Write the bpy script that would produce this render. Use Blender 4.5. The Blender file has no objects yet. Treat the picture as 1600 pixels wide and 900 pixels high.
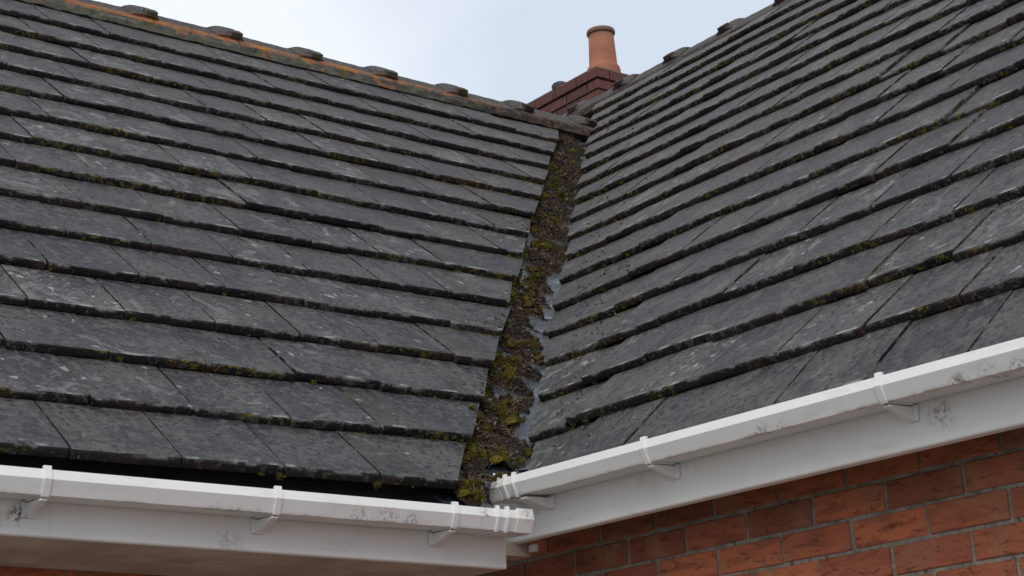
import bpy, bmesh, math, random
from mathutils import Vector, Matrix, noise
rad = math.radians
scene = bpy.context.scene
col = scene.collection
H = 2.45                      # height of the eaves (tile noses) above the ground

# ------------------------------------------------------------------ camera
cam_d = bpy.data.cameras.new('camera'); cam = bpy.data.objects.new('camera', cam_d); col.objects.link(cam)
right = Vector((0.79021818, -0.61020828, -0.05657807))
up = Vector((-0.13113152, -0.25855247, 0.95705546))
fwd = Vector((0.59863157, 0.74886345, 0.2843304))
cam.matrix_world = Matrix(((right.x, up.x, -fwd.x, -3.08327), (right.y, up.y, -fwd.y, -3.81308),
                           (right.z, up.z, -fwd.z, -0.83837 + H), (0, 0, 0, 1)))
cam_d.sensor_width = 36; cam_d.lens = 2717.85 / 1600 * 36
cam_d.clip_start = .05; cam_d.clip_end = 3000
cam_d.dof.use_dof = True; cam_d.dof.focus_distance = 5.6; cam_d.dof.aperture_fstop = 18
scene.camera = cam

# ------------------------------------------------------------------ sky, sun, exposure
SUN_EL, SUN_AZ = rad(46), rad(220)          # azimuth clockwise from +Y: behind and left of the camera
w = bpy.data.worlds.new('World'); scene.world = w; w.use_nodes = True
nt = w.node_tree; nt.nodes.clear()
out = nt.nodes.new('ShaderNodeOutputWorld'); bg = nt.nodes.new('ShaderNodeBackground')
sky = nt.nodes.new('ShaderNodeTexSky'); sky.sky_type = 'NISHITA'; sky.sun_disc = False
sky.sun_elevation = SUN_EL; sky.sun_rotation = SUN_AZ
tc = nt.nodes.new('ShaderNodeTexCoord')
n1 = nt.nodes.new('ShaderNodeTexNoise'); n1.inputs['Scale'].default_value = 4.2; n1.inputs['Detail'].default_value = 4
n1.inputs['Roughness'].default_value = .45
cr = nt.nodes.new('ShaderNodeValToRGB')
cr.color_ramp.elements[0].position = .36; cr.color_ramp.elements[0].color = (6.3, 7.0, 8.0, 1)
cr.color_ramp.elements[1].position = .66; cr.color_ramp.elements[1].color = (8.7, 9.1, 9.5, 1)
mx = nt.nodes.new('ShaderNodeMix'); mx.data_type = 'RGBA'; mx.inputs[0].default_value = .9
nt.links.new(tc.outputs['Generated'], n1.inputs['Vector'])
dp = nt.nodes.new('ShaderNodeVectorMath'); dp.operation = 'DOT_PRODUCT'; dp.inputs[1].default_value = (-.42, .30, .05)   # the overcast is thinner towards the west
nt.links.new(tc.outputs['Generated'], dp.inputs[0])
ad = nt.nodes.new('ShaderNodeMath'); ad.operation = 'ADD'; nt.links.new(n1.outputs['Fac'], ad.inputs[0]); nt.links.new(dp.outputs['Value'], ad.inputs[1])
nt.links.new(ad.outputs[0], cr.inputs['Fac'])
nt.links.new(sky.outputs['Color'], mx.inputs[6]); nt.links.new(cr.outputs['Color'], mx.inputs[7])
nt.links.new(mx.outputs[2], bg.inputs['Color']); bg.inputs['Strength'].default_value = .1
nt.links.new(bg.outputs[0], out.inputs['Surface'])
sd = bpy.data.lights.new('sun', 'SUN'); sd.energy = 1.5; sd.angle = rad(40); sd.color = (1, .96, .9)
sun = bpy.data.objects.new('sun', sd); col.objects.link(sun); sun.location = (-20, -20, 40)
sdir = Vector((math.sin(SUN_AZ) * math.cos(SUN_EL), math.cos(SUN_AZ) * math.cos(SUN_EL), math.sin(SUN_EL)))
sun.rotation_euler = sdir.to_track_quat('Z', 'Y').to_euler()
vs = scene.view_settings; vs.view_transform = 'Standard'; vs.look = 'None'; vs.exposure = .2; vs.gamma = 1
vs.use_curve_mapping = False

# ------------------------------------------------------------------ node helpers
class NB:
    def __init__(s, name, rough=.8, spec=.3):
        s.m = bpy.data.materials.new(name); s.m.use_nodes = True; s.t = s.m.node_tree
        s.b = s.t.nodes['Principled BSDF']; s.b.inputs['Roughness'].default_value = rough
        s.b.inputs['Specular IOR Level'].default_value = spec
        s.geo = s.t.nodes.new('ShaderNodeNewGeometry'); s.tc = s.t.nodes.new('ShaderNodeTexCoord')
        s.oi = s.t.nodes.new('ShaderNodeObjectInfo')
        s.pos = s.geo.outputs['Position']; s.obj = s.tc.outputs['Object']; s.rnd = s.oi.outputs['Random']
    def put(s, sock, v):
        if isinstance(v, bpy.types.NodeSocket): s.t.links.new(v, sock)
        elif isinstance(v, tuple) and len(v) == 3 and sock.type == 'RGBA': sock.default_value = (*v, 1)
        else: sock.default_value = v
    def noise(s, scale, detail=3, rough=.55, vec=None, dist=0, stretch=None):
        vec = s.pos if vec is None else vec
        if stretch: vec = s.vmul(vec, stretch)
        n = s.t.nodes.new('ShaderNodeTexNoise'); s.t.links.new(vec, n.inputs['Vector'])
        n.inputs['Scale'].default_value = scale; n.inputs['Detail'].default_value = detail
        n.inputs['Roughness'].default_value = rough; n.inputs['Distortion'].default_value = dist
        return n.outputs['Fac']
    def vmul(s, v, k):
        n = s.t.nodes.new('ShaderNodeVectorMath'); n.operation = 'MULTIPLY'; s.put(n.inputs[0], v); n.inputs[1].default_value = k
        return n.outputs[0]
    def math(s, op, a, b=0., c=None, clamp=False):
        n = s.t.nodes.new('ShaderNodeMath'); n.operation = op; n.use_clamp = clamp
        s.put(n.inputs[0], a); s.put(n.inputs[1], b)
        if c is not None: s.put(n.inputs[2], c)
        return n.outputs[0]
    def step(s, v, lo, hi, a=0., b=1.):
        n = s.t.nodes.new('ShaderNodeMapRange'); n.interpolation_type = 'SMOOTHSTEP'
        s.put(n.inputs[0], v); n.inputs[1].default_value = lo; n.inputs[2].default_value = hi
        n.inputs[3].default_value = a; n.inputs[4].default_value = b
        return n.outputs[0]
    def mix(s, f, a, b, mode='MIX'):
        n = s.t.nodes.new('ShaderNodeMix'); n.data_type = 'RGBA'; n.blend_type = mode
        s.put(n.inputs[0], f); s.put(n.inputs[6], a); s.put(n.inputs[7], b)
        return n.outputs[2]
    def sep(s, v):
        n = s.t.nodes.new('ShaderNodeSeparateXYZ'); s.put(n.inputs[0], v); return n.outputs
    def dist(s, v, p):
        n = s.t.nodes.new('ShaderNodeVectorMath'); n.operation = 'DISTANCE'; s.put(n.inputs[0], v); n.inputs[1].default_value = p
        return n.outputs['Value']
    def attr(s, name):
        n = s.t.nodes.new('ShaderNodeAttribute'); n.attribute_name = name; return n.outputs['Color']
    def bump(s, h, strength=.5, dist=.002):
        n = s.t.nodes.new('ShaderNodeBump'); s.put(n.inputs['Height'], h)
        n.inputs['Strength'].default_value = strength; n.inputs['Distance'].default_value = dist
        s.t.links.new(n.outputs[0], s.b.inputs['Normal'])
    def done(s, color, rough=None):
        s.put(s.b.inputs['Base Color'], color)
        if rough is not None: s.put(s.b.inputs['Roughness'], rough)
        return s.m

def mat_tile_top():
    n = NB('weathered_tile', .62, .35)
    r2 = n.math('FRACT', n.math('MULTIPLY', n.rnd, 7.31)); r3 = n.math('FRACT', n.math('MULTIPLY', n.rnd, 23.7))
    c = n.mix(n.rnd, (.019, .0195, .026), (.052, .049, .052)); c = n.mix(n.step(r3, .55, 1, 0, .7), c, (.056, .048, .044))
    big = n.noise(4.5, 4, .6); c = n.mix(n.step(big, .40, .62, 0, .85), c, (.080, .071, .066))
    dk = n.noise(7, 6, .68, dist=.4); c = n.mix(n.step(dk, .47, .62, 0, .85), c, (.010, .0105, .014))
    mid = n.noise(34, 5, .68); c = n.mix(n.step(mid, .46, .64, 0, .75), c, (.100, .098, .100))
    md = n.noise(52, 4, .65); c = n.mix(n.step(md, .50, .62, 0, .85), c, (.010, .010, .013))
    # crusts of pale lichen: stretched blotches and flecks
    f1 = n.noise(8, 6, .66, dist=1.0); sh = n.math('MULTIPLY_ADD', r2, .13, -.075)
    c = n.mix(n.step(n.math('ADD', f1, sh), .575, .665, 0, .62), c, (.165, .16, .155))
    f2 = n.noise(58, 4, .66, dist=.4); c = n.mix(n.step(n.math('ADD', f2, sh), .625, .70, 0, .62), c, (.205, .20, .195))
    f3 = n.noise(24, 3, .5); c = n.mix(n.step(n.math('ADD', f3, sh), .68, .73, 0, .7), c, (.32, .32, .31))
    f4 = n.noise(31, 4, .6, dist=.3); c = n.mix(n.step(f4, .64, .72, 0, .4), c, (.12, .10, .06))
    g = n.noise(330, 3, .75); c = n.mix(n.step(g, .50, .30, 0, .65), c, (.008, .008, .009)); c = n.mix(n.step(g, .56, .74, 0, .36), c, (.28, .28, .285))
    # rusty brown weathering on the upper part of the slopes
    wp = n.sep(n.pos); rz = n.math('MULTIPLY', n.step(wp[2], H + .6, H + 2.2), n.step(wp[0], -.2, .9, .25, 1))
    c = n.mix(n.math('MULTIPLY', rz, n.step(n.noise(6, 5, .65), .44, .66, 0, .7)), c, (.062, .041, .034))
    # crust along the arris of the nose
    sp = n.sep(n.obj)
    e = n.step(sp[1], .006, .024, 1, 0); e = n.math('MULTIPLY', e, n.step(n.noise(13, 4), .54, .64))
    c = n.mix(n.math('MULTIPLY', e, .7), c, (.30, .31, .30))
    # damp algae along the side joints
    ax = n.math('ABSOLUTE', sp[0]); jn = n.math('MULTIPLY', n.step(ax, .126, .146), n.step(n.noise(40, 3), .46, .66))
    c = n.mix(n.math('MULTIPLY', jn, .7), c, (.045, .042, .016))
    ru = n.noise(9, 3); c = n.mix(n.step(ru, .60, .74, 0, .4), c, (.060, .040, .030))
    n.bump(n.math('ADD', n.math('MULTIPLY', g, .4), n.math('ADD', mid, n.noise(120, 3, .6))), .75, .003)
    return n.done(c, n.step(mid, .3, .7, .5, .8))
def mat_tile_nose():
    n = NB('tile_edge_algae', .9, .2)
    c = n.mix(n.rnd, (.008, .008, .009), (.020, .018, .017)); lo = n.noise(3.3, 3)
    c = n.mix(n.step(n.noise(9, 3), .48, .66, 0, .8), c, (.034, .020, .018))
    gl = n.noise(40, 5, .72, dist=.4); c = n.mix(n.step(n.math('ADD', gl, n.step(lo, .35, .65, -.10, .06)), .55, .65, 0, .8), c, (.080, .084, .078))
    c = n.mix(n.step(n.noise(85, 4, .7), .61, .68, 0, .7), c, (.17, .18, .17))
    sp = n.sep(n.obj); tp = n.math('MULTIPLY', n.step(sp[2], .014, .024), n.step(n.noise(14, 4, .6), .50, .62)); c = n.mix(n.math('MULTIPLY', tp, .7), c, (.19, .195, .19))
    ms = n.noise(48, 4, .65, vec=n.vmul(n.pos, (1, 1, 1.01))); ms = n.math('ADD', ms, n.step(n.noise(2.2, 2), .38, .62, -.09, .07))
    c = n.mix(n.step(ms, .605, .665, 0, .85), c, (.12, .095, .014))
    c = n.mix(n.step(n.noise(45, 3), .68, .74, 0, .8), c, (.16, .085, .02))
    n.bump(n.math('ADD', gl, n.noise(150, 3)), .9, .004)
    return n.done(c)
def mat_ridge():
    n = NB('ridge_tile_concrete', .85, .25)
    c = n.mix(n.rnd, (.034, .030, .029), (.052, .043, .039))
    a = n.noise(16, 5, .65); c = n.mix(n.step(a, .50, .70, 0, .7), c, (.085, .080, .073))
    c = n.mix(n.step(n.noise(24, 4, .65), .54, .66, 0, .7), c, (.10, .06, .055))
    c = n.mix(n.step(n.noise(60, 3), .62, .70, 0, .7), c, (.25, .25, .23))
    c = n.mix(n.step(n.noise(38, 3), .62, .70, 0, .7), c, (.03, .03, .028))
    k = n.noise(300, 2); c = n.mix(n.step(k, .4, .75, 0, .25), c, (.3, .3, .3))
    # orange lichen on the lower lip, thickest on the left hand run
    sp = n.sep(n.obj); px = n.sep(n.pos)
    lip = n.step(sp[2], -.090, -.050, 1, 0)
    run = n.math('MULTIPLY', n.step(px[0], 1.9, 2.9, 1, .12), n.step(px[0], 3.45, 3.5, 1, .25))
    o = n.math('MULTIPLY', n.math('MULTIPLY', lip, run), n.step(n.noise(17, 6, .72), .32, .48))
    oc = n.mix(n.step(n.noise(30, 3), .4, .6), (.27, .075, .022), (.24, .12, .06))
    oc = n.mix(n.step(n.noise(7, 2), .5, .62), oc, (.34, .13, .014))
    c = n.mix(n.math('MULTIPLY', o, .92), c, oc)
    n.bump(n.math('ADD', a, k), .8, .004)
    return n.done(c)
def mat_mortar(name, base, orange=0):
    n = NB(name, .95, .15)
    a = n.noise(22, 5, .7); c = n.mix(n.step(a, .35, .65), tuple(x * .6 for x in base), base)
    c = n.mix(n.step(n.noise(50, 4), .58, .68, 0, .7), c, (.04, .038, .03))
    if orange: c = n.mix(n.step(n.sep(n.pos)[0], 1.7, 2.7, 0, .85), c, n.mix(n.step(a, .45, .65), (.030, .022, .020), (.085, .055, .048)))
    if orange:
        px = n.sep(n.pos)
        c = n.mix(n.math('MULTIPLY', n.step(n.noise(11, 4), .58, .66), n.step(px[0], 1.8, 2.8, .7, .05)), c, (.28, .10, .03))
        c = n.mix(n.step(n.noise(19, 4), .60, .68, 0, .7), c, (.10, .09, .02))
    n.bump(n.math('ADD', a, n.noise(160, 3)), .9, .005)
    return n.done(c)
def mat_pvc():
    n = NB('white_pvc', .34, .45)
    c = n.mix(n.step(n.noise(3, 3), .3, .7), (.75, .745, .735), (.80, .79, .775))
    # general grime, streaked along the runs
    gx = n.noise(6, 5, .65, stretch=(1, 1, 4)); c = n.mix(n.step(gx, .52, .78, 0, .32), c, (.42, .38, .33))
    sp = n.noise(170, 3, .6); c = n.mix(n.step(sp, .68, .75, 0, .5), c, (.25, .2, .16))
    # local stains with their own shape (world places)
    so = n.sep(n.obj)
    ed = n.math('ADD', n.math('ABSOLUTE', n.math('ADD', so[1], .043)), n.math('ABSOLUTE', n.math('ADD', so[2], .0595)))
    gr = n.math('MULTIPLY', n.step(ed, .002, .016, 1, 0), n.step(n.noise(5, 6, .75, stretch=(1, 1, 3)), .46, .66))
    c = n.mix(n.math('MULTIPLY', gr, .75), c, (.12, .085, .055))
    dr = n.noise(1, 5, .7, vec=n.vmul(n.pos, (55, 55, 2.5))); c = n.mix(n.math('MULTIPLY', n.step(dr, .56, .72), n.step(n.noise(4, 2), .4, .65, 0, .18)), c, (.36, .32, .25))
    fine = n.noise(85, 8, .8)
    for (x, y, z), r, amt, colr in STAINS:
        d = n.dist(n.vmul(n.pos, (1, 1, 1)), (x, y, z))
        f = n.math('MULTIPLY', n.step(d, r * .15, r, 1, 0), n.step(fine, .47, .56))
        c = n.mix(n.math('MULTIPLY', f, amt), c, colr)
    n.bump(n.noise(35, 2), .04, .002)
    return n.done(c, n.step(gx, .4, .7, .30, .5))
def mat_brick():
    n = NB('red_wirecut_brick', .9, .2)
    c = n.mix(n.rnd, (.49, .148, .072), (.23, .078, .050))
    st = n.noise(9, 5, .7, stretch=(1, 1, 5), dist=.4); c = n.mix(n.step(st, .44, .66, 0, .75), c, (.21, .066, .042))
    c = n.mix(n.step(n.noise(7, 3), .5, .7, 0, .6), c, (.30, .16, .095)); sk = n.noise(110, 4, .7, stretch=(1, 1, 2.5)); c = n.mix(n.step(sk, .58, .70, 0, .5), c, (.07, .03, .022))
    ck = n.noise(16, 6, .8, stretch=(1, 1, 3.4), dist=.8); c = n.mix(n.step(ck, .66, .78, 0, .5), c, (.06, .024, .018))
    k = n.noise(240, 2); c = n.mix(n.step(k, .55, .75, 0, .3), c, (.45, .25, .17))
    n.bump(n.math('SUBTRACT', n.math('MULTIPLY', k, .5), n.step(ck, .56, .66)), .8, .003)
    return n.done(c)
def mat_stack_brick():
    n = NB('dark_chimney_brick', .9, .2)
    c = n.mix(n.rnd, (.135, .054, .046), (.095, .045, .042))
    c = n.mix(n.step(n.noise(22, 4, .7, stretch=(1.5, 1.5, .5)), .5, .65, 0, .7), c, (.06, .03, .028))
    c = n.mix(n.step(n.noise(30, 4), .62, .70, 0, .5), c, (.22, .19, .17))
    n.bump(n.noise(90, 3), .6, .003)
    return n.done(c)
def mat_terracotta():
    n = NB('terracotta', .75, .3)
    c = n.mix(n.step(n.noise(4, 4), .3, .7), (.33, .125, .072), (.25, .095, .058))
    sp = n.sep(n.obj); c = n.mix(n.math('MULTIPLY', n.step(sp[2], .30, .35), .75), c, (.13, .09, .07))
    c = n.mix(n.step(n.noise(26, 4, stretch=(1, 1, .3)), .6, .72, 0, .4), c, (.22, .12, .09))
    n.bump(n.noise(120, 3), .2, .002)
    return n.done(c)
def mat_lead():
    n = NB('valley_lead_grey', .30, .42)
    a = n.noise(12, 5, .65); c = n.mix(n.step(a, .35, .7), (.020, .026, .034), (.060, .074, .092))
    c = n.mix(n.step(n.noise(30, 5, .65), .50, .62, 0, .85), c, (.030, .027, .024))
    n.bump(n.math('ADD', a, n.noise(70, 3)), .5, .004)
    return n.done(c, n.step(n.noise(9, 3), .52, .60, .42, .13))
def mat_flat(name, c0, c1, rough=.9, sc=20, b=.5):
    n = NB(name, rough, .2); a = n.noise(sc, 4, .6); n.bump(n.noise(sc * 6, 3), b, .003)
    return n.done(n.mix(n.step(a, .35, .65), c0, c1))
def mat_attr(name, rough=.85, spec=.25):
    n = NB(name, rough, spec); a = n.attr('Col')
    return n.done(n.mix(n.step(n.noise(160, 3), .3, .7, 0, .5), a, n.mix(.6, a, (.01, .01, .008))))

GR = (.10, .065, .04); BR = (.14, .10, .07)
def P3(x, y, z): return (x, y, z + H)
STAINS = [(P3(.05, -1.405, -.052), .055, .6, GR), (P3(-1.505, .05, -.128), .035, .95, GR), (P3(-1.555, .05, -.150), .02, .8, GR),
          (P3(-.02, -1.62, -.025), .06, .95, GR), (P3(-.03, -1.70, -.024), .05, .9, GR), (P3(-.04, -1.54, -.024), .04, .9, GR), (P3(-.04, -.95, -.022), .045, .9, GR), (P3(-.04, -1.02, -.022), .035, .9, GR), (P3(-.03, -.88, -.022), .03, .7, GR),
          (P3(-1.04, -.03, -.106), .035, .9, GR), (P3(-.98, -.03, -.107), .035, .9, GR), (P3(-.92, -.03, -.108), .03, .7, GR),
          (P3(-.62, -.05, -.108), .05, .65, (.22, .18, .15)), (P3(-.54, -.05, -.110), .06, .6, (.13, .11, .09)), (P3(-.46, -.05, -.112), .04, .7, (.15, .12, .10)), (P3(-.22, -.062, -.075), .03, .7, BR),
          (P3(-.08, -.06, -.07), .03, .7, BR), (P3(-.06, .12, .05), .085, .8, (.36, .29, .19)), (P3(-.05, .03, -.02), .05, .8, (.20, .13, .08)),
          (P3(-.95, .05, -.165), .05, .35, BR), (P3(.045, -.40, -.03), .03, .25, BR), (P3(.03, .05, -.02), .04, .8, GR)]
M = dict(top=mat_tile_top(), nose=mat_tile_nose(), ridge=mat_ridge(), rmort=mat_mortar('ridge_mortar', (.12, .115, .095), 1),
         pvc=mat_pvc(), brick=mat_brick(), bmort=mat_mortar('wall_mortar', (.33, .285, .24)), stack=mat_stack_brick(),
         smort=mat_mortar('stack_mortar', (.13, .11, .10)), pot=mat_terracotta(), lead=mat_lead(),
         felt=mat_flat('black_felt', (.008, .008, .009), (.014, .014, .016)),
         soffit=mat_flat('dirty_soffit', (.60, .54, .48), (.46, .39, .33), .6, 6, .1),
         litter=mat_attr('dead_leaf'), moss=mat_attr('moss_green', .95, .1),
         mulch=mat_flat('wet_mulch', (.006, .005, .004), (.036, .023, .014), .7, 90, 1),
         ground=mat_flat('garden_ground', (.16, .155, .14), (.25, .24, .22), .95, .8, .5),
         wallfill=mat_flat('shaded_plaster', (.2, .12, .09), (.24, .15, .11)),
         flaunch=mat_mortar('flaunching', (.16, .145, .13)), dark=mat_flat('joint_black', (.01, .01, .01), (.02, .02, .02)))

# ------------------------------------------------------------------ object helpers
def empty(name, loc=(0, 0, 0), rot=(0, 0, 0), label=None, cat=None, group=None):
    o = bpy.data.objects.new(name, None); col.objects.link(o); o.location = loc; o.rotation_euler = rot
    o.empty_display_size = .1
    return tag(o, label, cat, group)
def tag(o, label=None, cat=None, group=None, kind=None):
    if label: o['label'] = label
    if cat: o['category'] = cat
    if group: o['group'] = group
    if kind: o['kind'] = kind
    return o
def me_data(name, V, F, mats, idx=None, smooth=None, cols=None):
    me = bpy.data.meshes.new(name); me.from_pydata([tuple(v) for v in V], [], F)
    for m in (mats if isinstance(mats, (list, tuple)) else [mats]): me.materials.append(m)
    if idx: me.polygons.foreach_set('material_index', idx)
    if smooth is True: me.polygons.foreach_set('use_smooth', [True] * len(F))
    if cols:
        a = me.color_attributes.new('Col', 'FLOAT_COLOR', 'POINT')
        a.data.foreach_set('color', [x for c in cols for x in (*c, 1)])
    me.update(); return me
def link(name, me, parent=None, loc=(0, 0, 0), rot=(0, 0, 0)):
    o = bpy.data.objects.new(name, me); col.objects.link(o); o.parent = parent; o.location = loc; o.rotation_euler = rot
    return o
def fixn(me):
    b = bmesh.new(); b.from_mesh(me); bmesh.ops.recalc_face_normals(b, faces=b.faces); b.to_mesh(me); b.free(); return me
def bevel_me(me, wdt, seg=1):
    b = bmesh.new(); b.from_mesh(me)
    bmesh.ops.bevel(b, geom=[e for e in b.edges if len(e.link_faces) == 2 and e.calc_face_angle(0) > .5] , offset=wdt, segments=seg, affect='EDGES', profile=.6)
    b.to_mesh(me); b.free(); return me
def box_vf(x0, x1, y0, y1, z0, z1, V=None, F=None):
    V = [] if V is None else V; F = [] if F is None else F; b = len(V)
    V += [(x0, y0, z0), (x1, y0, z0), (x1, y1, z0), (x0, y1, z0), (x0, y0, z1), (x1, y0, z1), (x1, y1, z1), (x0, y1, z1)]
    F += [tuple(b + i for i in f) for f in ((0, 3, 2, 1), (4, 5, 6, 7), (0, 1, 5, 4), (1, 2, 6, 5), (2, 3, 7, 6), (3, 0, 4, 7))]
    return V, F
def box(name, m, parent, x0, x1, y0, y1, z0, z1, bev=0):
    V, F = box_vf(x0, x1, y0, y1, z0, z1); me = me_data(name, V, F, m)
    if bev: bevel_me(me, bev, 2)
    return link(name, me, parent)
def prism(name, m, parent, prof, x0, x1, n=1, axis='x', bev=0):
    """closed profile (a, z) swept along x"""
    V, F = [], []; k = len(prof)
    for i in range(n + 1):
        x = x0 + (x1 - x0) * i / n
        V += [(x, a, z) for a, z in prof]
    for i in range(n):
        for j in range(k):
            F.append((i * k + j, (i + 1) * k + j, (i + 1) * k + (j + 1) % k, i * k + (j + 1) % k))
    F.append(tuple(range(k))); F.append(tuple(n * k + j for j in reversed(range(k))))
    me = fixn(me_data(name, V, F, m))
    if bev: bevel_me(me, bev, 2)
    return link(name, me, parent)

# ------------------------------------------------------------------ roof geometry
P = 0.7246365; G = .2797573; TW = .292; T = .0268; TL = .36
C, S = G * math.cos(P), G * math.sin(P); TILT = math.asin(T / G)
HR = .040                                     # right slope sits this much higher
def tile_rings(rng):
    """profile of a tile in (v, w): nose first, then the top, then the underside"""
    return [(.0015, .0), (-.0008, .004), (-.001, .012), (.0005, .0215), (.004, .0260), (.012, .0271), (.05, .0269), (.12, .0269),
            (.20, .0269), (.28, .0269), (TL, .0262), (TL, 0.), (.03, .0)], 4
def tile_mesh(seed, width=TW - .0036, nx=10):
    rng = random.Random(seed); ring, nn = tile_rings(rng); k = len(ring); V, F, I = [], [], []
    off = Vector((seed * 3.7, seed * 1.3, 0)); chip = [0] * (nx + 1)
    if rng.random() < .55: chip[0] = rng.uniform(.002, .006)
    if rng.random() < .55: chip[nx] = rng.uniform(.002, .006)
    if rng.random() < .4: chip[rng.randrange(1, nx)] = rng.uniform(.002, .005)
    xs = [-.5, -.485] + [-.5 + i / (nx - 2) for i in range(1, nx - 2)] + [.485, .5]
    for i, t in enumerate(xs):
        x = t * width
        for j, (v, wv) in enumerate(ring):
            q = Vector((x * 30, v * 30, wv * 60)) + off
            dn = noise.noise(q) * .0011; dv = 0
            if 1 <= j <= 5:
                dv = noise.noise(Vector((x * 55, j * .5, 0)) + off) * .0013 + (chip[i] if 1 < j < 5 else chip[i] * .5)
                if j in (3, 4): dn -= chip[i] * .5
            if i in (0, len(xs) - 1) and 1 <= j <= 5: dv += .003; dn -= .0008
            V.append((x + (noise.noise(q * .7 + Vector((9, 0, 0))) * .0009 if i in (0, len(xs) - 1) else 0), v + dv, wv + (dn if 0 < j < 11 else 0)))
    for i in range(len(xs) - 1):
        for j in range(k):
            F.append((i * k + j, (i + 1) * k + j, (i + 1) * k + (j + 1) % k, i * k + (j + 1) % k)); I.append(1 if j < nn or j == k - 1 else 0)
    F.append(tuple(range(k))); I.append(1); F.append(tuple((len(xs) - 1) * k + j for j in reversed(range(k)))); I.append(1)
    me = fixn(me_data('roof_tile', V, F, [M['top'], M['nose']], I))
    return me
TILES = [tile_mesh(s, TW - .0056) for s in range(10)]; TILES_R = [tile_mesh(s + 20) for s in range(10)]; TILES_W = [tile_mesh(s + 40, 2 * TW - .0046, 18) for s in range(6)]
def cut_mesh(me, co, no):
    b = bmesh.new(); b.from_mesh(me)
    r = bmesh.ops.bisect_plane(b, geom=b.verts[:] + b.edges[:] + b.faces[:], plane_co=co, plane_no=no, clear_outer=True)
    ed = [e for e in r['geom_cut'] if isinstance(e, bmesh.types.BMEdge)]
    f = bmesh.ops.holes_fill(b, edges=ed)
    for q in f['faces']: q.material_index = 1
    n = len(b.verts); m2 = bpy.data.meshes.new('roof_tile'); b.to_mesh(m2); b.free()
    for m in me.materials: 
        if len(m2.materials) < 2: m2.materials.append(m)
    return m2, n

def make_slope(root, rows, xmin_of, end_of, phase_of, sgn, rng, wob, lift):
    """sgn=+1: valley cut on the right hand end (left slope); -1: valley cut on the left hand end (right slope)"""
    for k in range(rows):
        xe = end_of(k); ph = phase_of(k); idx = []
        # tile i spans ph + i*TW .. ph + (i+1)*TW in local x
        if sgn > 0: i0, i1 = math.floor((xmin_of(k) - ph) / TW), math.ceil((xe + TL * math.cos(P) - ph) / TW)
        else: i0, i1 = math.floor((xe - TL * math.cos(P) - ph) / TW), math.ceil((xmin_of(k) - ph) / TW)
        for i in range(i0, i1 + 1):
            xc = ph + (i + .5) * TW; src = rng.choice(TILES if sgn > 0 else TILES_R); me = src; jc = rng.gauss(0, .005); ja = rng.gauss(0, .03)
            lo, hi = xc - TW / 2, xc + TW / 2
            if (sgn > 0 and lo > xe - .075) or (sgn < 0 and hi < xe + .075): continue      # no slivers: a wider tile is cut instead
            if sgn > 0 and hi > xe - .075: me = rng.choice(TILES_W); src = me; xc += TW / 2; hi += TW
            if sgn < 0 and lo < xe + .075: me = rng.choice(TILES_W); src = me; xc -= TW / 2; lo -= TW
            if (sgn > 0 and hi > xe) or (sgn < 0 and lo < xe):
                co = (xe - xc + jc, 0, 0); no = (1, -math.cos(P) + ja, 0) if sgn > 0 else (-1, -math.cos(P) + ja, 0)
                me, n = cut_mesh(src, co, Vector(no).normalized())
                if n < 12 or (sgn > 0 and lo > xe + .10) or (sgn < 0 and hi < xe - .10): continue
            wv = wob(k, xc); big = lift(k, xc)
            sl = rng.gauss(0, .0030 if sgn > 0 else .0055); wv += rng.gauss(0, .0012)
            y = k * C + sl * math.cos(P); z = k * S + sl * math.sin(P)
            o = link('roof_tile', me, root, (xc + rng.gauss(0, .0008), y - math.sin(P) * wv, z + math.cos(P) * wv))
            o.rotation_euler = (P - TILT + rng.gauss(0, .0025) + (.068 if sgn < 0 and k == 0 else 0), rng.gauss(0, .0055) + big, rng.gauss(0, .0045))
def far_tiles(root, rows, x0_of, x1_of, phase_of, sgn, rng):
    """the tiles further along each course, past the edge of the picture, joined into one part"""
    b = bmesh.new(); src = TILES if sgn > 0 else TILES_R
    for k in range(rows):
        ph = phase_of(k); i0, i1 = math.floor((x0_of(k) - ph) / TW), math.ceil((x1_of(k) - ph) / TW)
        for i in range(i0, i1 + 1):
            n = len(b.verts); b.from_mesh(rng.choice(src)); b.verts.ensure_lookup_table()
            m = Matrix.Translation((ph + (i + .5) * TW, k * C, k * S)) @ Matrix.Rotation(P - TILT, 4, 'X') @ Matrix.Rotation(rng.gauss(0, .005), 4, 'Y')
            if sgn < 0 and k == 0: m = m @ Matrix.Translation((0, 0, -.02)) @ Matrix.Rotation(.068, 4, 'X')
            bmesh.ops.transform(b, matrix=m, verts=b.verts[n:])
    me = bpy.data.meshes.new('roof_tiling'); b.to_mesh(me); b.free()
    me.materials.append(M['top']); me.materials.append(M['nose'])
    tag(link('roof_tiling', me, root), kind='stuff')
r1 = random.Random(11)
left_roof = empty('tiled_roof', (0, 0, H), label='weathered grey tiled roof slope above the left gutter, orange lichen along its ridge', cat='roof')
make_slope(left_roof, 15, lambda k: -2.2, lambda k: k * C - .2668, lambda k: -1.4017 + (0 if k % 2 == 0 else TW / 2), 1, r1,
           lambda k, x: .0015 * math.sin(x * 3 + k), lambda k, x: 0)
right_roof = empty('tiled_roof', (0, 0, H + HR), (0, 0, -math.pi / 2), label='taller grey tiled roof slope rising on the right behind the chimney side of the valley', cat='roof')
r2 = random.Random(23)
left_roof['kind'] = right_roof['kind'] = 'thing'
right_roof['label'] = 'taller grey tiled roof slope with wavy courses, above the right gutter'
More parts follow.
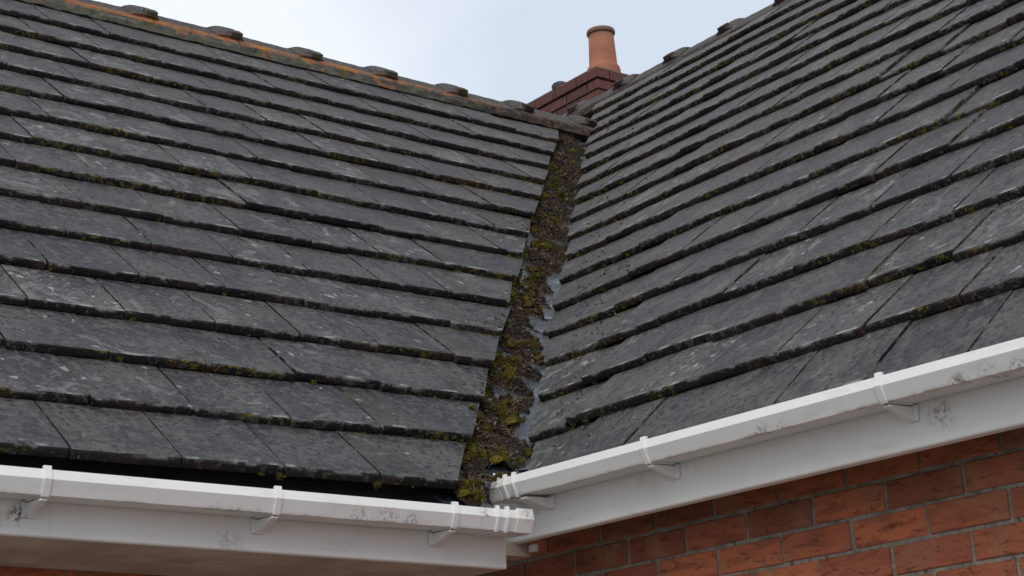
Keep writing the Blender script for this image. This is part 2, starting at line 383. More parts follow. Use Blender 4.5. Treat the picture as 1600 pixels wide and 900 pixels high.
make_slope(right_roof, 18, lambda k: 2.15 if k < 7 else 1.5, lambda k: -k * C - .0387, lambda k: TW * (.22 if k % 2 == 0 else .73), -1, r2,
           lambda k, x: (-.02 if k == 0 else 0) + .004 * math.sin(x * 2.3 + k * .35) + .002 * math.sin(x * 7 + k), 
           lambda k, x: r2.gauss(0, .017) if 5 < k < 15 else r2.gauss(0, .006))
rx = random.Random(61)
lph = lambda k: -1.4017 + (0 if k % 2 == 0 else TW / 2); rph = lambda k: TW * (.22 if k % 2 == 0 else .73)
def first_l(k): return math.floor((-2.2 - lph(k)) / TW)
def last_r(k): return math.ceil(((2.15 if k < 7 else 1.5) - rph(k)) / TW)
far_tiles(left_roof, 15, lambda k: lph(k) + (first_l(k) - 9.5) * TW, lambda k: lph(k) + (first_l(k) - 1.5) * TW, lph, 1, rx)
far_tiles(right_roof, 18, lambda k: rph(k) + (last_r(k) + 1.5) * TW, lambda k: rph(k) + (last_r(k) + 8.5) * TW, rph, -1, rx)
# felt decks under the tiles and plain rear slopes
def slope_sheet(name, m, parent, x0, x1, y0, z0, y1, z1, th=.012, skew0=0, skew1=0):
    V = [(x0, y0, z0), (x1, y0, z0), (x1 + skew1, y1, z1), (x0 + skew0, y1, z1)]
    V += [(a, b + .0, c - th) for a, b, c in V]
    F = [(0, 1, 2, 3), (7, 6, 5, 4), (0, 4, 5, 1), (1, 5, 6, 2), (2, 6, 7, 3), (3, 7, 4, 0)]
    return link(name, fixn(me_data(name, V, F, m)), parent)
YA, ZA = 14.9 * C + .16, 14.9 * S + .14        # under the left ridge
slope_sheet('roof_felt', M['felt'], left_roof, -4.6, -.14, .05, .05 * .885 - .062, YA, YA * .885 - .062, skew1=YA - .05)
XR = 17.75 * C + .16
slope_sheet('roof_felt', M['felt'], right_roof, .10, 4.0, .06, .06 * .885 - .062, XR, XR * .885 - .062, skew0=-XR + .06 - .12)
slope_sheet('rear_slope', M['top'], left_roof, -4.6, 3.3, YA + .03, YA * .885 - .03, YA + 3, YA * .885 - 2.65)
slope_sheet('rear_slope', M['top'], right_roof, -7.5, 4.0, XR + .03, XR * .885 - .03, XR + 3.6, XR * .885 - 3.2)

# ------------------------------------------------------------------ ridges
def ridge_mesh(L=.452):
    """angular ridge tile, local x along the ridge, apex at z=0; lower lips at z=-.1"""
    leg = [(-.128, -.112), (-.122, -.098), (-.085, -.064), (-.050, -.031), (-.022, -.007), (0, .0), (.022, -.007), (.050, -.031), (.085, -.064), (.122, -.098), (.128, -.112)]
    inn = [(.108, -.114), (.05, -.055), (0, -.022), (-.05, -.055), (-.108, -.114)]
    prof = leg + inn; k = len(prof); V, F = [], []; n = 12
    for i in range(n + 1):
        x = -L / 2 + L * i / n
        for j, (a, z) in enumerate(prof):
            d = noise.noise(Vector((x * 22, a * 25, z * 25))) * .0022 if j < 11 else 0
            if j in (0, 1, 9, 10): d += noise.noise(Vector((x * 45, j, 3))) * .0035
            V.append((x, a + d * (1 if a > 0 else -1), z + d))
    for i in range(n):
        for j in range(k): F.append((i * k + j, (i + 1) * k + j, (i + 1) * k + (j + 1) % k, i * k + (j + 1) % k))
    F.append(tuple(range(k))); F.append(tuple(n * k + j for j in reversed(range(k))))
    return fixn(me_data('ridge_tile', V, F, M['ridge']))
def collar_mesh():
    """raised saddle that caps the joint between two ridge tiles"""
    base = [(-.078, -.095), (-.095, -.072), (-.078, -.050), (-.050, -.024), (-.022, .002), (0, .008), (.022, .002), (.050, -.024), (.078, -.050), (.095, -.072), (.078, -.095)]
    rings = [(-.095, -.05, 1.0), (-.080, .35, 1.02), (-.062, .72, 1.04), (-.035, .92, 1.05), (.010, 1., 1.05), (.040, .95, 1.05), (.052, .70, 1.03), (.056, -.05, 1.0)]
    V, F = [], []; k = len(base)
    for x, h, sc in rings:
        for a, z in base:
            dn = .017 * h * (0 if abs(z + .095) < .001 else 1)
            V.append((x, a * sc + (a / .12) * dn * .5, z + dn * (1.0 if abs(a) < .09 else .55)))
    for i in range(len(rings) - 1):
        for j in range(k - 1): F.append((i * k + j, (i + 1) * k + j, (i + 1) * k + j + 1, i * k + j + 1))
    F.append(tuple(range(k))); F.append(tuple((len(rings) - 1) * k + j for j in reversed(range(k))))
    me = fixn(me_data('collar', V, F, M['ridge'])); return me
def panel_mesh(s):
    V, F = box_vf(-.034, .030, -.026, .022, -.012, .019); me = me_data('joint_pad', V, F, M['rmort']); bevel_me(me, .004, 1)
    return me
RT, CL, PD = ridge_mesh(), collar_mesh(), panel_mesh(1)
def mortar_strip(parent, x0, x1, ya, za, yb, zb, seed):
    """rough mortar bedding, from the tile surface up to the ridge lip"""
    V, F = [], []; n = int((x1 - x0) / .02); prof = [(ya, za - .01), (ya + .001, za + .012), (ya + .004, za + .030), ((ya + yb) / 2, (za + zb) / 2 + .012), (yb, zb), (yb + .03, zb - .05), (ya + .05, za - .02)]
    k = len(prof)
    for i in range(n + 1):
        x = x0 + (x1 - x0) * i / n
        for j, (a, z) in enumerate(prof):
            d = noise.noise(Vector((x * 14 + seed, j * .7, 0))) * .007 + noise.noise(Vector((x * 60 + seed, j * .9, 2))) * .003 if j < 4 else 0
            V.append((x, a - d, z + d * .6))
    for i in range(n):
        for j in range(k): F.append((i * k + j, (i + 1) * k + j, (i + 1) * k + (j + 1) % k, i * k + (j + 1) % k))
    F.append(tuple(range(k))); F.append(tuple(n * k + j for j in reversed(range(k))))
    link('mortar_bedding', fixn(me_data('mortar_bedding', V, F, M['rmort'])), parent)
def ridge_run(parent, joints, y, z, rng, flip=False):
    """joints: local x of the collar at the end of each ridge tile"""
    for x in joints:
        o = link('ridge_tile', RT, parent, (x - .225, y + rng.gauss(0, .002), z + rng.gauss(0, .002)), (rng.gauss(0, .008), rng.gauss(0, .006), rng.gauss(0, .006)))
        c = link('collar', CL, o, (.215, 0, 0), (0, 0, math.pi if flip else 0))
        pd = link('joint_pad', PD, o, (.226, -.094, -.046), (.66, 0, 0))
LZ = 2.955
ridge_run(left_roof, [.385 + .4645 * i for i in range(-10, 7)], 3.285, LZ, r1)
mortar_strip(left_roof, -4.6, 3.12, 3.148, 2.808, 3.170, 2.862, 3)
RX, RZ = 3.895, 3.452
ridge_run(right_roof, [-3.60 + .4645 * i for i in range(-1, 16)], RX, RZ, r2, True)
mortar_strip(right_roof, -4.4, 3.6, RX - .137, RZ - .145, RX - .115, RZ - .092, 8)

# ------------------------------------------------------------------ valley lining
TP = math.tan(P); Q2 = math.sqrt(.5)
def vpt(t, s, dz):          # t along the valley (horizontal), s across (right +), dz above the line where the two planes meet
    x = -.045 + t * Q2 + s * Q2; y = t * Q2 - s * Q2
    return (x, y, t * Q2 * TP + dz)
def vfloor(s):
    a = .626
    if s < -.02: base = -(s + .0) * a
    else: base = (s - .0) * a
    return max(base - .052, -.030 + .15 * (s + .03) ** 2)
valley = empty('valley_lining', (0, 0, H), label='blue grey metal valley lining between the two roof slopes, choked with debris', cat='valley lining')
V, F = [], []; NT, NS = 120, 24
for i in range(NT + 1):
    t = -.17 + i / NT * 4.75
    for j in range(NS + 1):
        s = -.42 + j / NS * .78
        V.append(vpt(t, s, vfloor(s) + noise.noise(Vector((t * 9, s * 9, 0))) * .0035))
for i in range(NT):
    for j in range(NS):
        q = V[i * (NS + 1) + j]
        if q[1] < -.03 or (q[1] < .165 and .79 * q[0] - .61 * q[1] > -.140): continue
        F.append((i * (NS + 1) + j, i * (NS + 1) + j + 1, (i + 1) * (NS + 1) + j + 1, (i + 1) * (NS + 1) + j))
b0 = len(V); V += [(x, y, z - .004) for x, y, z in V]
F += [tuple(b0 + q for q in reversed(f)) for f in F]
link('lining_sheet', me_data('lining_sheet', V, F, M['lead'], smooth=True), valley)

# ------------------------------------------------------------------ gutters
GO = [(-.057, 0), (-.0625, -.0235), (-.0465, -.0585), (.046, -.0545), (.048, -.004)]      # outside of the section (a: towards the wall +)
GI = [(.0455, -.004), (.0435, -.0515), (-.0445, -.0555), (-.0595, -.0235), (-.0545, -.0015)]
LIP = [(-.0545, -.0015), (-.0545, .0005)]
def gutter_prof(): return GO + GI
def offset_prof(d):
    return [(-.057 - d * .6, .004 + d), (-.0625 - d, -.0235), (-.0465 - d * .6, -.0585 - d), (.046, -.0545 - d)]
def strap(name, parent, x0, x1, d=.0035, th=.0035, foot=True, under=True):
    """a band that hugs the outside of the gutter"""
    o = offset_prof(d); i = [(-.0465, -.0585), (-.0625, -.0235), (-.057, -.001)]
    prof = o[:3] + ([(.046, -.0545 - d), (.046, -.0545)] if under else []) + i + [(-.050, -.002), (-.050, .004 + d)]
    return prism(name, M['pvc'], parent, prof, x0, x1, 1, bev=.0012)
def bracket(parent, x):
    b = strap('bracket', parent, x - .0095, x + .0095, .0045)
    # arm below the gutter back to the fascia, and its foot plate
    arm = [(-.040, -.0640), (-.043, -.070), (.030, -.092), (.0455, -.092), (.0455, -.0632)]
    prism('bracket_arm', M['pvc'], b, arm, x - .009, x + .009, 1, bev=.0015)
    box('foot_plate', M['pvc'], b, x - .018, x + .018, .0405, .0482, -.096, -.0600, .0015)
    return b
def gutter(label, loc, rot, x0, x1, brs, end, unions, group, stop_side):
    g = empty('gutter', loc, rot, label=label, cat='gutter', group=group)
    prism('channel', M['pvc'], g, gutter_prof(), x0, x1, 8, bev=0)
    for x in brs: bracket(g, x)
    # stop end: cap with its own collar bands
    a, b = (end, end + .050) if stop_side > 0 else (end - .050, end)
    if stop_side > 0: a, b = x1 - .052, x1 + .004
    else: a, b = x0 - .004, x0 + .052
    o = offset_prof(.0022); prof = o + [(.046, -.002)]
    cap = prism('stop_end', M['pvc'], g, o[:4] + [(.046, -.0545)] + [(-.0465, -.0585), (-.0625, -.0235), (-.057, -.001), (-.052, .0), (-.052, .005)], a, b, 1, bev=.001)
    xe0, xe1 = (b - .004, b) if stop_side > 0 else (a, a + .004)
    prism('end_plate', M['pvc'], cap, o + [(.046, -.003)], xe0 + .0003, xe1 + .0012, 1, bev=.0008)
    for x in unions: strap('joint_band', g, x - .0055, x + .0055, .0048)
    return g
left_gutter = gutter('lower white plastic gutter running left along the eaves, black gap above it', (-.9347, 0, H - .0471), (0, .0147, 0), -3.6, .8747,
                     [-2.68 + .9347, -2.08 + .9347, -1.478 + .9347, -.869 + .9347, -.3208 + .9347], 0, [-.1775 + .9347, -.1440 + .9347], 'white rainwater gutters', 1)
right_gutter = gutter('upper white plastic gutter rising to the right, its stop end over the moss', (0, -.5281, H + .0494), (-.0, .0125, -math.pi / 2), -.6648, 3.4,
                      [-.5356 * -1 - .5281, 1.3295 - .5281, 2.12 - .5281, 2.91 - .5281], 0, [-.5281 - .0577, -.5281 - .0165], 'white rainwater gutters', -1)
# support bracket beside the right hand stop end
bb = prism('bracket_arm', M['pvc'], right_gutter, [(-.040, -.0640), (-.043, -.070), (.030, -.092), (.0455, -.092), (.0455, -.0632)], -.5281 - .014 - .01, -.5281 + .016, 1, bev=.0015)
box('foot_plate', M['pvc'], right_gutter, -.5281 - .01, -.5281 + .034, .0405, .0482, -.096, -.0600, .0015)

# ------------------------------------------------------------------ fascias and soffit
lf = empty('fascia', (-.9347, .05, H - .0471), (0, .020, 0), label='white fascia board under the lower left gutter with its stained soffit', cat='fascia', group='white fascia boards')
prism('fascia_board', M['pvc'], lf, [(0, -.01), (0, -.1375), (.004, -.1415), (.018, -.1415), (.018, -.01)], -3.6, .864, 1, bev=.0012)
sf = M['soffit']
box('soffit_board', sf, lf, -3.6, .860, .0185, .222, -.139, -.131)
box('soffit_board', sf, lf, -3.6, .860, .226, .440, -.143, -.131)
box('soffit_end', M['pvc'], lf, .8602, .868, 0.019, .440, -.1385, -.05, .001)
rf = empty('fascia', (.05, -.5281, H + .0494), (0, .0060, -math.pi / 2), label='white fascia board under the upper right gutter, directly above the red bricks', cat='fascia', group='white fascia boards')
prism('fascia_board', M['pvc'], rf, [(0, -.01), (0, -.158), (.003, -.162), (.0205, -.165), (.0205, -.01)], -.83, 3.4, 1, bev=.0012)
box('soffit_board', M['felt'], rf, -.83, 3.4, .021, .205, -.120, -.112)  # black board added behind the right fascia to deepen shade on the top bricks
ev = empty('eaves_filler', (0, 0, H), label='black eaves strip filling the gap between the left gutter and the lowest tiles', cat='eaves strip')
box('felt_strip', M['felt'], ev, -4.5, -.12, .050, .060, -.062, .022)
prism('felt_apron', M['felt'], ev, [(.012, -.085), (.048, -.012), (.052, -.016), (.020, -.088)], -4.5, -.12)
bx = empty('soffit_offcut', (.062, .2, H - .145), label='small grubby white box end tucked in the shadow between left fascia and brick wall', cat='box end')
box('box_end', M['soffit'], bx, -.085, .05, -.03, .04, -.002, .04, .002)
box('torn_clip', M['pvc'], bx, .030, .045, -.075, -.045, .008, .03, .003)

# ------------------------------------------------------------------ brick walls
def brick_mesh(seed, L=.2266, Hh=.0688, D=.05, m='brick'):
    rng = random.Random(seed); V, F = box_vf(-L / 2, L / 2, 0, D, -Hh / 2, Hh / 2); me = me_data('brick', V, F, M[m])
    b = bmesh.new(); b.from_mesh(me)
    bmesh.ops.subdivide_edges(b, edges=[e for e in b.edges if e.calc_length() > .1], cuts=3)
    for v in b.verts:
        q = v.co * 24 + Vector((seed * 5, 0, 0))
        v.co += Vector((noise.noise(q) * .0016, noise.noise(q + Vector((7, 7, 7))) * .0012, noise.noise(q + Vector((3, 1, 9))) * .0018))
    bmesh.ops.bevel(b, geom=[e for e in b.edges if e.calc_face_angle(0) > .6], offset=.0025, segments=1, affect='EDGES')
    b.to_mesh(me); b.free(); return me
BR_M = [brick_mesh(s) for s in range(7)]
KB = 1.0532; WXR = .240; ZB = -.83837 + (-.2397 + .83837) * KB; YB = 3.81308 - (3.81308 - .9735) * KB; CO, MO = .075 * KB, .225 * KB
wall = tag(empty('brick_wall', (WXR, 0, 0), (0, 0, -math.pi / 2), label='red brick wall with grey mortar under the right fascia', cat='wall', group='brick walls'), kind='thing')
rb = random.Random(5)
for cN in range(2, -9, -1):
    zc = H + ZB + cN * CO + CO / 2; ph = YB if cN % 2 == 0 else YB + MO / 2
    for i in range(-8, 6):
        xc = ph + (i + .5) * MO
        if xc < -.75 or xc > 2.1: continue
        o = link('brick', rb.choice(BR_M), wall, (xc + rb.gauss(0, .0012), rb.gauss(0, .0012), zc + rb.gauss(0, .001)), (rb.gauss(0, .004), rb.gauss(0, .004), rb.gauss(0, .004)))
V, F = box_vf(-.85, 4.2, .0055, .1, 0, H - .02); link('mortar', me_data('mortar', V, F, M['bmort']), wall)
V, F = [], []
for cN in range(2, -34, -1):
    z0 = H + ZB + cN * CO + .005; ph = YB if cN % 2 == 0 else YB + MO / 2
    for i in range(-8, 16):
        xc = ph + (i + .5) * MO
        if xc > 4.1 or xc < -.75 or z0 < .01 or (cN > -9 and xc <= 2.1): continue
        box_vf(xc - .113, xc + .113, 0, .05, z0, z0 + .0665, V, F)
tag(link('brickwork', me_data('brickwork', V, F, M['brick']), wall), kind='stuff')
lw = tag(empty('brick_wall', (0, .50, 0), label='brick wall in deep shade beneath the left soffit', cat='wall', group='brick walls'), kind='thing')
V, F = box_vf(-5, .236, .0055, .1, 0, H - .15); link('mortar', me_data('mortar', V, F, M['bmort']), lw)
for cN in range(0, -7, -1):
    zc = H + ZB + cN * CO + CO / 2
    for i in range(-9, 1):
        xc = .0 + (i - .5) * MO + (MO / 2 if cN % 2 else 0)
        if xc < .12: link('brick', rb.choice(BR_M), lw, (xc, rb.gauss(0, .0012), zc), (0, rb.gauss(0, .003), 0))

# ------------------------------------------------------------------ chimney
CX, CY, CZ = 4.236, 4.287, 3.918
ch = empty('chimney', (CX, CY, H + CZ - 1.4), label='dark red brick chimney stack behind the meeting ridges', cat='chimney')
def cb(x0, x1, y0, y1, z0, z1, rng):
    V, F = box_vf(x0, x1, y0, y1, z0, z1); me = me_data('brick', V, F, M['stack']); bevel_me(me, .003, 1)
    return link('brick', me, ch, (rng.gauss(0, .001), rng.gauss(0, .001), 0))
rc = random.Random(4); WX, WY = .56, 1.46; topz = 1.4
cz = topz; cN = 0
heights = [.074] + [.066] * 11
for cN in range(8):
    hgt = .072 if cN == 0 else .066; z1 = topz - (0 if cN == 0 else .083 + (cN - 1) * .079); z0 = z1 - hgt
    jut = .012 if cN == 0 else 0
    h2 = .1025
    off = 0 if cN % 2 == 0 else .1125
    # left face (-x side), stretchers along y
    y = -jut + (h2 + .010 if cN % 2 else 0); 
    if cN % 2: pass
    while y < WY - .02:
        L = min(.215 if not (cN == 0) else .215, WY + jut - y); 
        if L > .03: cb(-jut, h2, y, y + L, z0, z1, rc)
        y += .225
    # front face (-y side)
    x = (h2 + .010) if cN % 2 == 0 else -jut
    while x < WX - .02:
        L = min(.215, WX + jut - x)
        if L > .03: cb(x, x + L, -jut, h2, z0, z1, rc)
        x += .225
box('mortar_core', M['smort'], ch, .014, WX, .014, WY, -.4, topz - .004)
box('flaunching', M['flaunch'], ch, -.004, WX + .002, -.004, WY, topz - .003, topz + .010, .006)
# vent on the far end of the stack top
def lathe(name, m, parent, prof, n=40, loc=(0, 0, 0)):
    V, F = [], []; k = len(prof)
    for i in range(n):
        a = 2 * math.pi * i / n
        V += [(r * math.cos(a), r * math.sin(a), z) for r, z in prof]
    for i in range(n):
        for j in range(k - 1): F.append((i * k + j, ((i + 1) % n) * k + j, ((i + 1) % n) * k + j + 1, i * k + j + 1))
    F.append(tuple(i * k for i in reversed(range(n)))); F.append(tuple(i * k + k - 1 for i in range(n)))
    return link(name, fixn(me_data(name, V, F, m, smooth=True)), parent, loc)
pot = empty('chimney_pot', (CX + .219, CY + .169, H + CZ + .008), label='tapered terracotta pot standing on the brick chimney stack', cat='chimney pot')
po = lathe('pot_body', M['pot'], pot, [(.112, .0), (.117, .02), (.118, .075), (.112, .095), (.101, .112), (.0985, .118), (.0945, .20), (.0885, .345)])
for q in po.data.polygons: q.use_smooth = True
lathe('pot_rim', M['pot'], pot, [(.087, .345), (.096, .347), (.100, .355), (.100, .372), (.096, .380), (.082, .380), (.078, .372), (.076, .10)])
vt = empty('chimney_vent', (CX + .045, CY + .44, H + CZ - .012), label='small dark dome vent peeping over the left edge of the chimney stack', cat='vent')
lathe('vent_dome', M['ridge'], vt, [(.050, 0), (.058, .02), (.062, .045), (.052, .062), (.030, .074), (.002, .078)], 24)

# ------------------------------------------------------------------ moss and litter in the valley
rm = random.Random(77)
def edge_l(t): return -.185 + 0 * t        # s of the left tile ends
# mulch bed: dams of debris, thin in places so that the metal shows, mostly on the right hand side
def sm(a, b, x):
    u = min(1, max(0, (x - a) / (b - a))); return u * u * (3 - 2 * u)
def bed(t, s):
    base = vfloor(s)
    thin = sm(.34, .52, t) * (1 - sm(1.9, 2.5, t)) + .8 * sm(3.6, 4.0, t); foot = 1 - sm(.30, .48, t)
    cen = -.090 - .012 * thin + .030 * noise.noise(Vector((t * 4.5, 5, 0)))
    wdt = .098 - .022 * thin + .040 * noise.noise(Vector((t * 6.5, 1, 0)))
    prof = 1 - ((s - cen) / max(wdt, .03)) ** 2
    warp = t + .10 * (s + .09) + .035 * noise.noise(Vector((t * 3, s * 12, 8)))
    saw = (warp / .148) % 1                       # debris dams up in steps, steep on the downhill side
    dam = (1 - saw) * sm(0, .16, saw)
    h = (.024 + .012 * foot) * prof + (dam - .55) * (.052 - .016 * foot) - .010 * thin
    h += .040 * noise.noise(Vector((t * 8, s * 10, 1))) + .036 * noise.noise(Vector((t * 22, s * 20, 3))) + .019 * noise.noise(Vector((t * 60, s * 60, 5)))
    if prof < 0: h = min(h, .03 * prof + .02 * noise.noise(Vector((t * 30, s * 30, 4))))
    return base + max(h, -.008)
def clear(p): return p[1] < -.035 or (p[1] < .165 and .79 * p[0] - .61 * p[1] > -.140)
V, F = [], []; NT, NS = 700, 44
for i in range(NT + 1):
    t = -.15 + i / NT * 4.65
    for j in range(NS + 1):
        s = -.24 + j / NS * .30; V.append(vpt(t, s, bed(t, s)))
for i in range(NT):
    for j in range(NS):
        if clear(V[i * (NS + 1) + j]): continue
        F.append((i * (NS + 1) + j, i * (NS + 1) + j + 1, (i + 1) * (NS + 1) + j + 1, (i + 1) * (NS + 1) + j))
mb = link('mulch', me_data('mulch', V, F, M['mulch'], smooth=True), None, (0, 0, H))
tag(mb, 'dark wet mulch of rotted leaves lying in the roof valley', 'mulch', kind='stuff')

class Soup:
    def __init__(s): s.V, s.F, s.C = [], [], []
    def poly(s, pts, c):
        b = len(s.V); s.V += pts; s.C += [c] * len(pts); s.F.append(tuple(range(b, b + len(pts))))
    def leaf(s, p, size, c, nrm, rng):
        a = rng.uniform(0, 6.28); n = Vector(nrm) + Vector((rng.gauss(0, .5), rng.gauss(0, .5), rng.gauss(0, .35))); n.normalize()
        u = n.orthogonal().normalized(); v = n.cross(u); d = math.cos(a) * u + math.sin(a) * v; e = n.cross(d)
        L = size; W = size * rng.uniform(.28, .6); cu = rng.uniform(.05, .45) * size
        p = Vector(p)
        pts = [p - d * L * .5 + n * cu * .3, p - d * L * .12 + e * W * .5 + n * cu * .4, p + d * L * .25 + e * W * .4 + n * cu * .2, p + d * L * .55 + n * cu * rng.uniform(-.2, .9),
               p + d * L * .25 - e * W * .4 + n * cu * .2, p - d * L * .12 - e * W * .5 + n * cu * .4]
        mid = [p - d * L * .12, p + d * L * .25]
        b = len(s.V); s.V += pts + mid; s.C += [c] * 8
        s.F += [(b, b + 6, b + 1), (b + 1, b + 6, b + 7, b + 2), (b + 2, b + 7, b + 3), (b, b + 5, b + 6), (b + 5, b + 4, b + 7, b + 6), (b + 4, b + 3, b + 7)]
    def twig(s, p, L, c, nrm, rng):
        a = rng.uniform(0, 6.28); n = Vector(nrm).normalized(); u = n.orthogonal().normalized(); v = n.cross(u)
        d = (math.cos(a) * u + math.sin(a) * v + n * rng.uniform(-.1, .5)).normalized(); e = d.orthogonal().normalized() * .0011; f = d.cross(e)
        q = Vector(p); m = q + d * L * .5 + n * rng.uniform(-.1, .2) * L; r = q + d * L
        b = len(s.V)
        for z, k in ((q, 1), (m, .9), (r, .5)): s.V += [z + e * k, z - e * k * .5 + f * k, z - e * k * .5 - f * k]
        s.C += [c] * 9
        for k in (0, 3):
            for j in range(3): s.F.append((b + k + j, b + k + (j + 1) % 3, b + k + 3 + (j + 1) % 3, b + k + 3 + j))
    def tuft(s, p, r, c, nrm, rng, n):
        """cushion of moss: a lumpy dome plus many short shoots"""
        p = Vector(p); nn = Vector(nrm).normalized(); u = nn.orthogonal().normalized(); v = nn.cross(u)
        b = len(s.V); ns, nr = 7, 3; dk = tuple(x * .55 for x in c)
        for i in range(nr):
            ph = i / nr * 1.4; 
            for j in range(ns):
                a = j / ns * 6.283 + i * .4; k = r * rng.uniform(.7, 1.0)
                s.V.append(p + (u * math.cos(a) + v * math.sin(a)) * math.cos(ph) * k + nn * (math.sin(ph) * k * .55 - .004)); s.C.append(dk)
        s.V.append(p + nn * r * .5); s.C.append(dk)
        for i in range(nr - 1):
            for j in range(ns): s.F.append((b + i * ns + j, b + i * ns + (j + 1) % ns, b + (i + 1) * ns + (j + 1) % ns, b + (i + 1) * ns + j))
        for j in range(ns): s.F.append((b + (nr - 1) * ns + j, b + (nr - 1) * ns + (j + 1) % ns, b + nr * ns))
        for i in range(n):
            th = math.acos(rng.uniform(.05, 1)); a = rng.uniform(0, 6.283); k = r * rng.uniform(.6, 1.0)
            dr = (u * math.cos(a) + v * math.sin(a)) * math.sin(th) + nn * math.cos(th)
            q = p + (u * math.cos(a) + v * math.sin(a)) * math.sin(th) * k + nn * math.cos(th) * k * .55
            L = rng.uniform(.004, .009); sd = dr.orthogonal().normalized(); sd = (sd * math.cos(a * 3) + dr.cross(sd) * math.sin(a * 3)) * rng.uniform(.0009, .0018)
            cc = tuple(x * rng.uniform(.6, 1.35) for x in c); bb = len(s.V)
            tip = q + dr * L + Vector((rng.gauss(0, .002), rng.gauss(0, .002), rng.gauss(0, .002)))
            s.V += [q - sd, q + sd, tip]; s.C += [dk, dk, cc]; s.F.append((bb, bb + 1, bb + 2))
    def build(s, name, m, label, cat):
        me = me_data(name, s.V, s.F, m, cols=s.C); return tag(link(name, me, None, (0, 0, H)), label, cat, kind='stuff')
BROWN = [(.05, .028, .016), (.085, .045, .022), (.03, .019, .013), (.13, .085, .05), (.022, .016, .013), (.10, .05, .028), (.17, .13, .09)]
GREEN = [(.12, .11, .016), (.17, .145, .018), (.065, .068, .014), (.22, .175, .024), (.095, .065, .016), (.13, .09, .022)]
VN = Vector((-.42, -.42, .8))
litter, moss = Soup(), Soup()
for i in range(26000):
    t = rm.uniform(-.14, 4.45); s_ = rm.gauss(-.092, .055)
    if s_ < -.21 or s_ > .03: continue
    h = bed(t, s_)
    if h - vfloor(s_) < .002 and rm.random() < .93: continue
    p = vpt(t, s_, h + rm.uniform(-.004, .008))
    if clear(p): continue
    q = rm.random()
    if t < .36 and q < .12: litter.twig(p, rm.uniform(.02, .06), rm.choice([(.14, .11, .07), (.10, .075, .045), (.20, .165, .115), (.05, .035, .02), (.04, .03, .02)]), VN, rm)
    elif q < .10: litter.twig(p, rm.uniform(.02, .06), rm.choice(BROWN), VN, rm)
    else: litter.leaf(p, rm.choice([.007, .009, .012, .015, .022]) * rm.uniform(.7, 1.2), tuple(x * rm.uniform(.55, 1.25) for x in rm.choice(BROWN)), VN, rm)
for i in range(60):                                     # pebbles and crumbs of mortar
    t = rm.uniform(.2, 4.3); s_ = rm.gauss(-.08, .04); h = bed(t, s_); p = Vector(vpt(t, s_, h + .003))
    if clear(p): continue
    r = rm.uniform(.004, .009); c = rm.choice([(.20, .19, .18), (.30, .28, .26), (.12, .10, .10)])
    pts = [p + Vector((a * r * rm.uniform(.7, 1.1), b * r * rm.uniform(.7, 1.1), c_ * r)) for a, b, c_ in ((1, 0, 0), (0, 1, 0), (-1, 0, 0), (0, -1, 0), (0, 0, 1), (0, 0, -1))]
    b = len(litter.V); litter.V += pts; litter.C += [c] * 6
    litter.F += [(b + i0, b + i1, b + i2) for i0, i1, i2 in ((0, 1, 4), (1, 2, 4), (2, 3, 4), (3, 0, 4), (1, 0, 5), (2, 1, 5), (3, 2, 5), (0, 3, 5))]
# scattered bits on the tiles beside the valley
NL = Vector((0, -math.sin(P - TILT), math.cos(P - TILT))); NR = Vector((-math.sin(P - TILT), 0, math.cos(P - TILT)))
def on_left(x, y, dz=0):
    k = math.floor(y / C); f = (y - k * C); return (x, y, k * S + f * math.tan(P - TILT) + T * 1.02 + dz)
def on_right(x, y, dz=0):
    k = math.floor(x / C); f = (x - k * C); return (x, y, HR + k * S + f * math.tan(P - TILT) + T * 1.02 + dz)
for i in range(520):
    y = rm.uniform(.0, 3.0); x = y - .30 - abs(rm.gauss(0, .10)) - .0
    litter.leaf(on_left(x, y, .002), rm.uniform(.006, .020), rm.choice(BROWN), NL, rm)
for i in range(620):
    x = rm.uniform(.12, 3.2); y = x - .07 - abs(rm.gauss(0, .22)); 
    litter.leaf(on_right(x, y, .002), rm.uniform(.006, .020), rm.choice(BROWN), NR, rm)
# moss cushions: they sit on the crests of the debris, thick at the foot of the valley, patchy above
for i in range(5200):
    t = rm.uniform(-.14, 4.4); s_ = rm.gauss(-.098, .058)
    if s_ < -.21 or s_ > .02: continue
    dens = noise.noise(Vector((t * 5, s_ * 12, 11))) + (.14 if t < .55 else 0) + (.10 if 1.4 < t < 3 else 0)
    if dens < .07 - (.08 if rm.random() < .3 else 0): continue
    h = bed(t, s_)
    if h - vfloor(s_) < .004 or clear(vpt(t, s_, h)): continue
    if h < max(bed(t - .018, s_), bed(t + .018, s_)) - .004: continue
    big = dens > .30 or t < .5
    moss.tuft(vpt(t, s_, h), rm.uniform(.006, .013) * (1.5 if big else 1) * rm.choice([.7, 1, 1.5]), rm.choice(GREEN), VN, rm, 70 if big else 44)
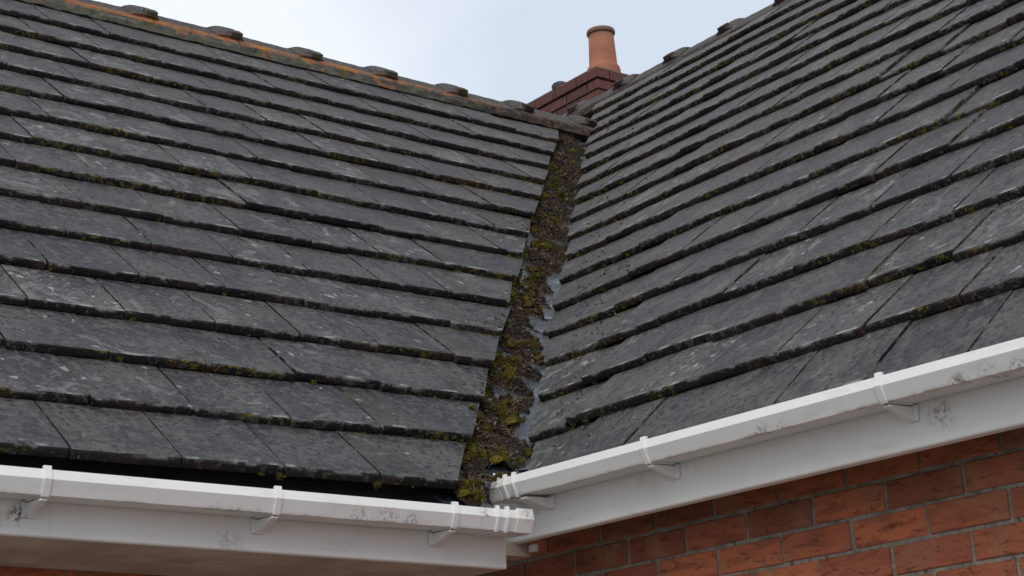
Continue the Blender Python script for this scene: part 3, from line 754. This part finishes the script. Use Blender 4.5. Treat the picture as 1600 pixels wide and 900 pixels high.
# rim of moss against the cut left tiles and in the corners of each course
for k in range(15):
    for i in range(rm.choice([2, 5, 9])):
        f = rm.random(); y = (k + f) * C; x = k * C - .2668 + f * C + rm.uniform(-.004, .014)
        z = k * S + f * C * math.tan(P - TILT) + rm.uniform(-.01, .012)
        moss.tuft((x, y, z), rm.uniform(.005, .012), rm.choice(GREEN), VN, rm, 40)
    for i in range(rm.choice([1, 3, 7])):
        x = k * C - .27 - abs(rm.gauss(0, .12)); moss.tuft((x, k * C - .004, k * S + rm.uniform(.0, .006)), rm.uniform(.004, .009), rm.choice(GREEN), (0, -.8, .5), rm, 26)
    for i in range(5):
        y = k * C + .03 - abs(rm.gauss(0, .3)); moss.tuft((k * C - .004, y, HR + k * S + rm.uniform(0, .006)), rm.uniform(.004, .008), rm.choice(GREEN), (-.8, 0, .5), rm, 22)
for i in range(60):                                     # moss packed behind the stop end of the right gutter
    moss.tuft((rm.uniform(-.060, .03), rm.uniform(.085, .16), .058 + rm.uniform(0, .014)), rm.uniform(.007, .013), rm.choice(GREEN), VN, rm, 40)
# moss in the tile joints and along the noses
for k in range(15):
    ph = -1.4017 + (0 if k % 2 == 0 else TW / 2)
    for i in range(-3, 20):
        xj = ph + i * TW
        if xj > k * C - .30 or xj < -2.2: continue
        wet = noise.noise(Vector((xj * .9, k * .45, 21)))
        if wet < -.12: continue
        for q in range(rm.choice([2, 4, 6, 8] if k < 8 else [0, 1, 3])):
            f = rm.uniform(.08, .95) ; y = (k + f) * C
            moss.tuft((xj + rm.gauss(0, .002), y, k * S + f * C * math.tan(P - TILT) + T - .003), rm.uniform(.003, .0055), rm.choice(GREEN), NL, rm, 10)
        if wet > .05: moss.tuft((xj + rm.gauss(0, .08), k * C - .002, k * S + rm.uniform(.0, .012)), rm.uniform(.004, .009), rm.choice(GREEN), (0, -1, .3), rm, 18)
for k in range(1, 18):
    for i in range(-14, 9):
        y = -(TW * (.22 if k % 2 == 0 else .73) + i * TW)
        if y > k * C or y < -2: continue
        wet = noise.noise(Vector((y * .9, k * .45, 31)))
        if wet < -.08: continue
        for q in range(rm.choice([0, 1, 2])):
            f = rm.uniform(.1, .95); moss.tuft(((k + f) * C, y + rm.gauss(0, .002), HR + k * S + f * C * math.tan(P - TILT) + T - .003), rm.uniform(.003, .005), rm.choice(GREEN), NR, rm, 9)
        if wet > .05: moss.tuft((k * C - .002, y + rm.gauss(0, .1), HR + k * S + rm.uniform(0, .014)), rm.uniform(.004, .009), rm.choice(GREEN), (-1, 0, .3), rm, 18)
# debris spilling over the cut edge of the left hand tiles
for k in range(15):
    for i in range(26):
        f = rm.random(); y = (k + f) * C; x = y - .2668 - abs(rm.gauss(0, .022)) + .008
        p = on_left(x, y, .003)
        if rm.random() < .72: litter.leaf(p, rm.uniform(.007, .018), tuple(c * rm.uniform(.6, 1.2) for c in rm.choice(BROWN)), NL, rm)
        elif noise.noise(Vector((k * .8, f * 2, 41))) > -.05: moss.tuft((p[0], p[1], p[2] - .004), rm.uniform(.004, .012), rm.choice(GREEN), NL, rm, 30)
# sprig hanging below the left eave
for (x, z) in ((-.535, -.004), (-.83, -.002), (-.70, .012)):
    moss.tuft((x, -.002, z), .010, (.14, .115, .03), (0, -.6, -.8), rm, 40)
litter.build('leaf_litter', M['litter'], 'brown dead leaf fragments and twigs strewn along the roof valley', 'leaf litter')
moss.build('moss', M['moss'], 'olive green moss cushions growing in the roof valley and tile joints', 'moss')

# ------------------------------------------------------------------ ground
V = [(-400, -400, 0), (400, -400, 0), (400, 400, 0), (-400, 400, 0)]
tag(link('ground', me_data('ground', V, [(0, 1, 2, 3)], M['ground'])), 'plain garden ground around the house', 'ground', kind='structure')
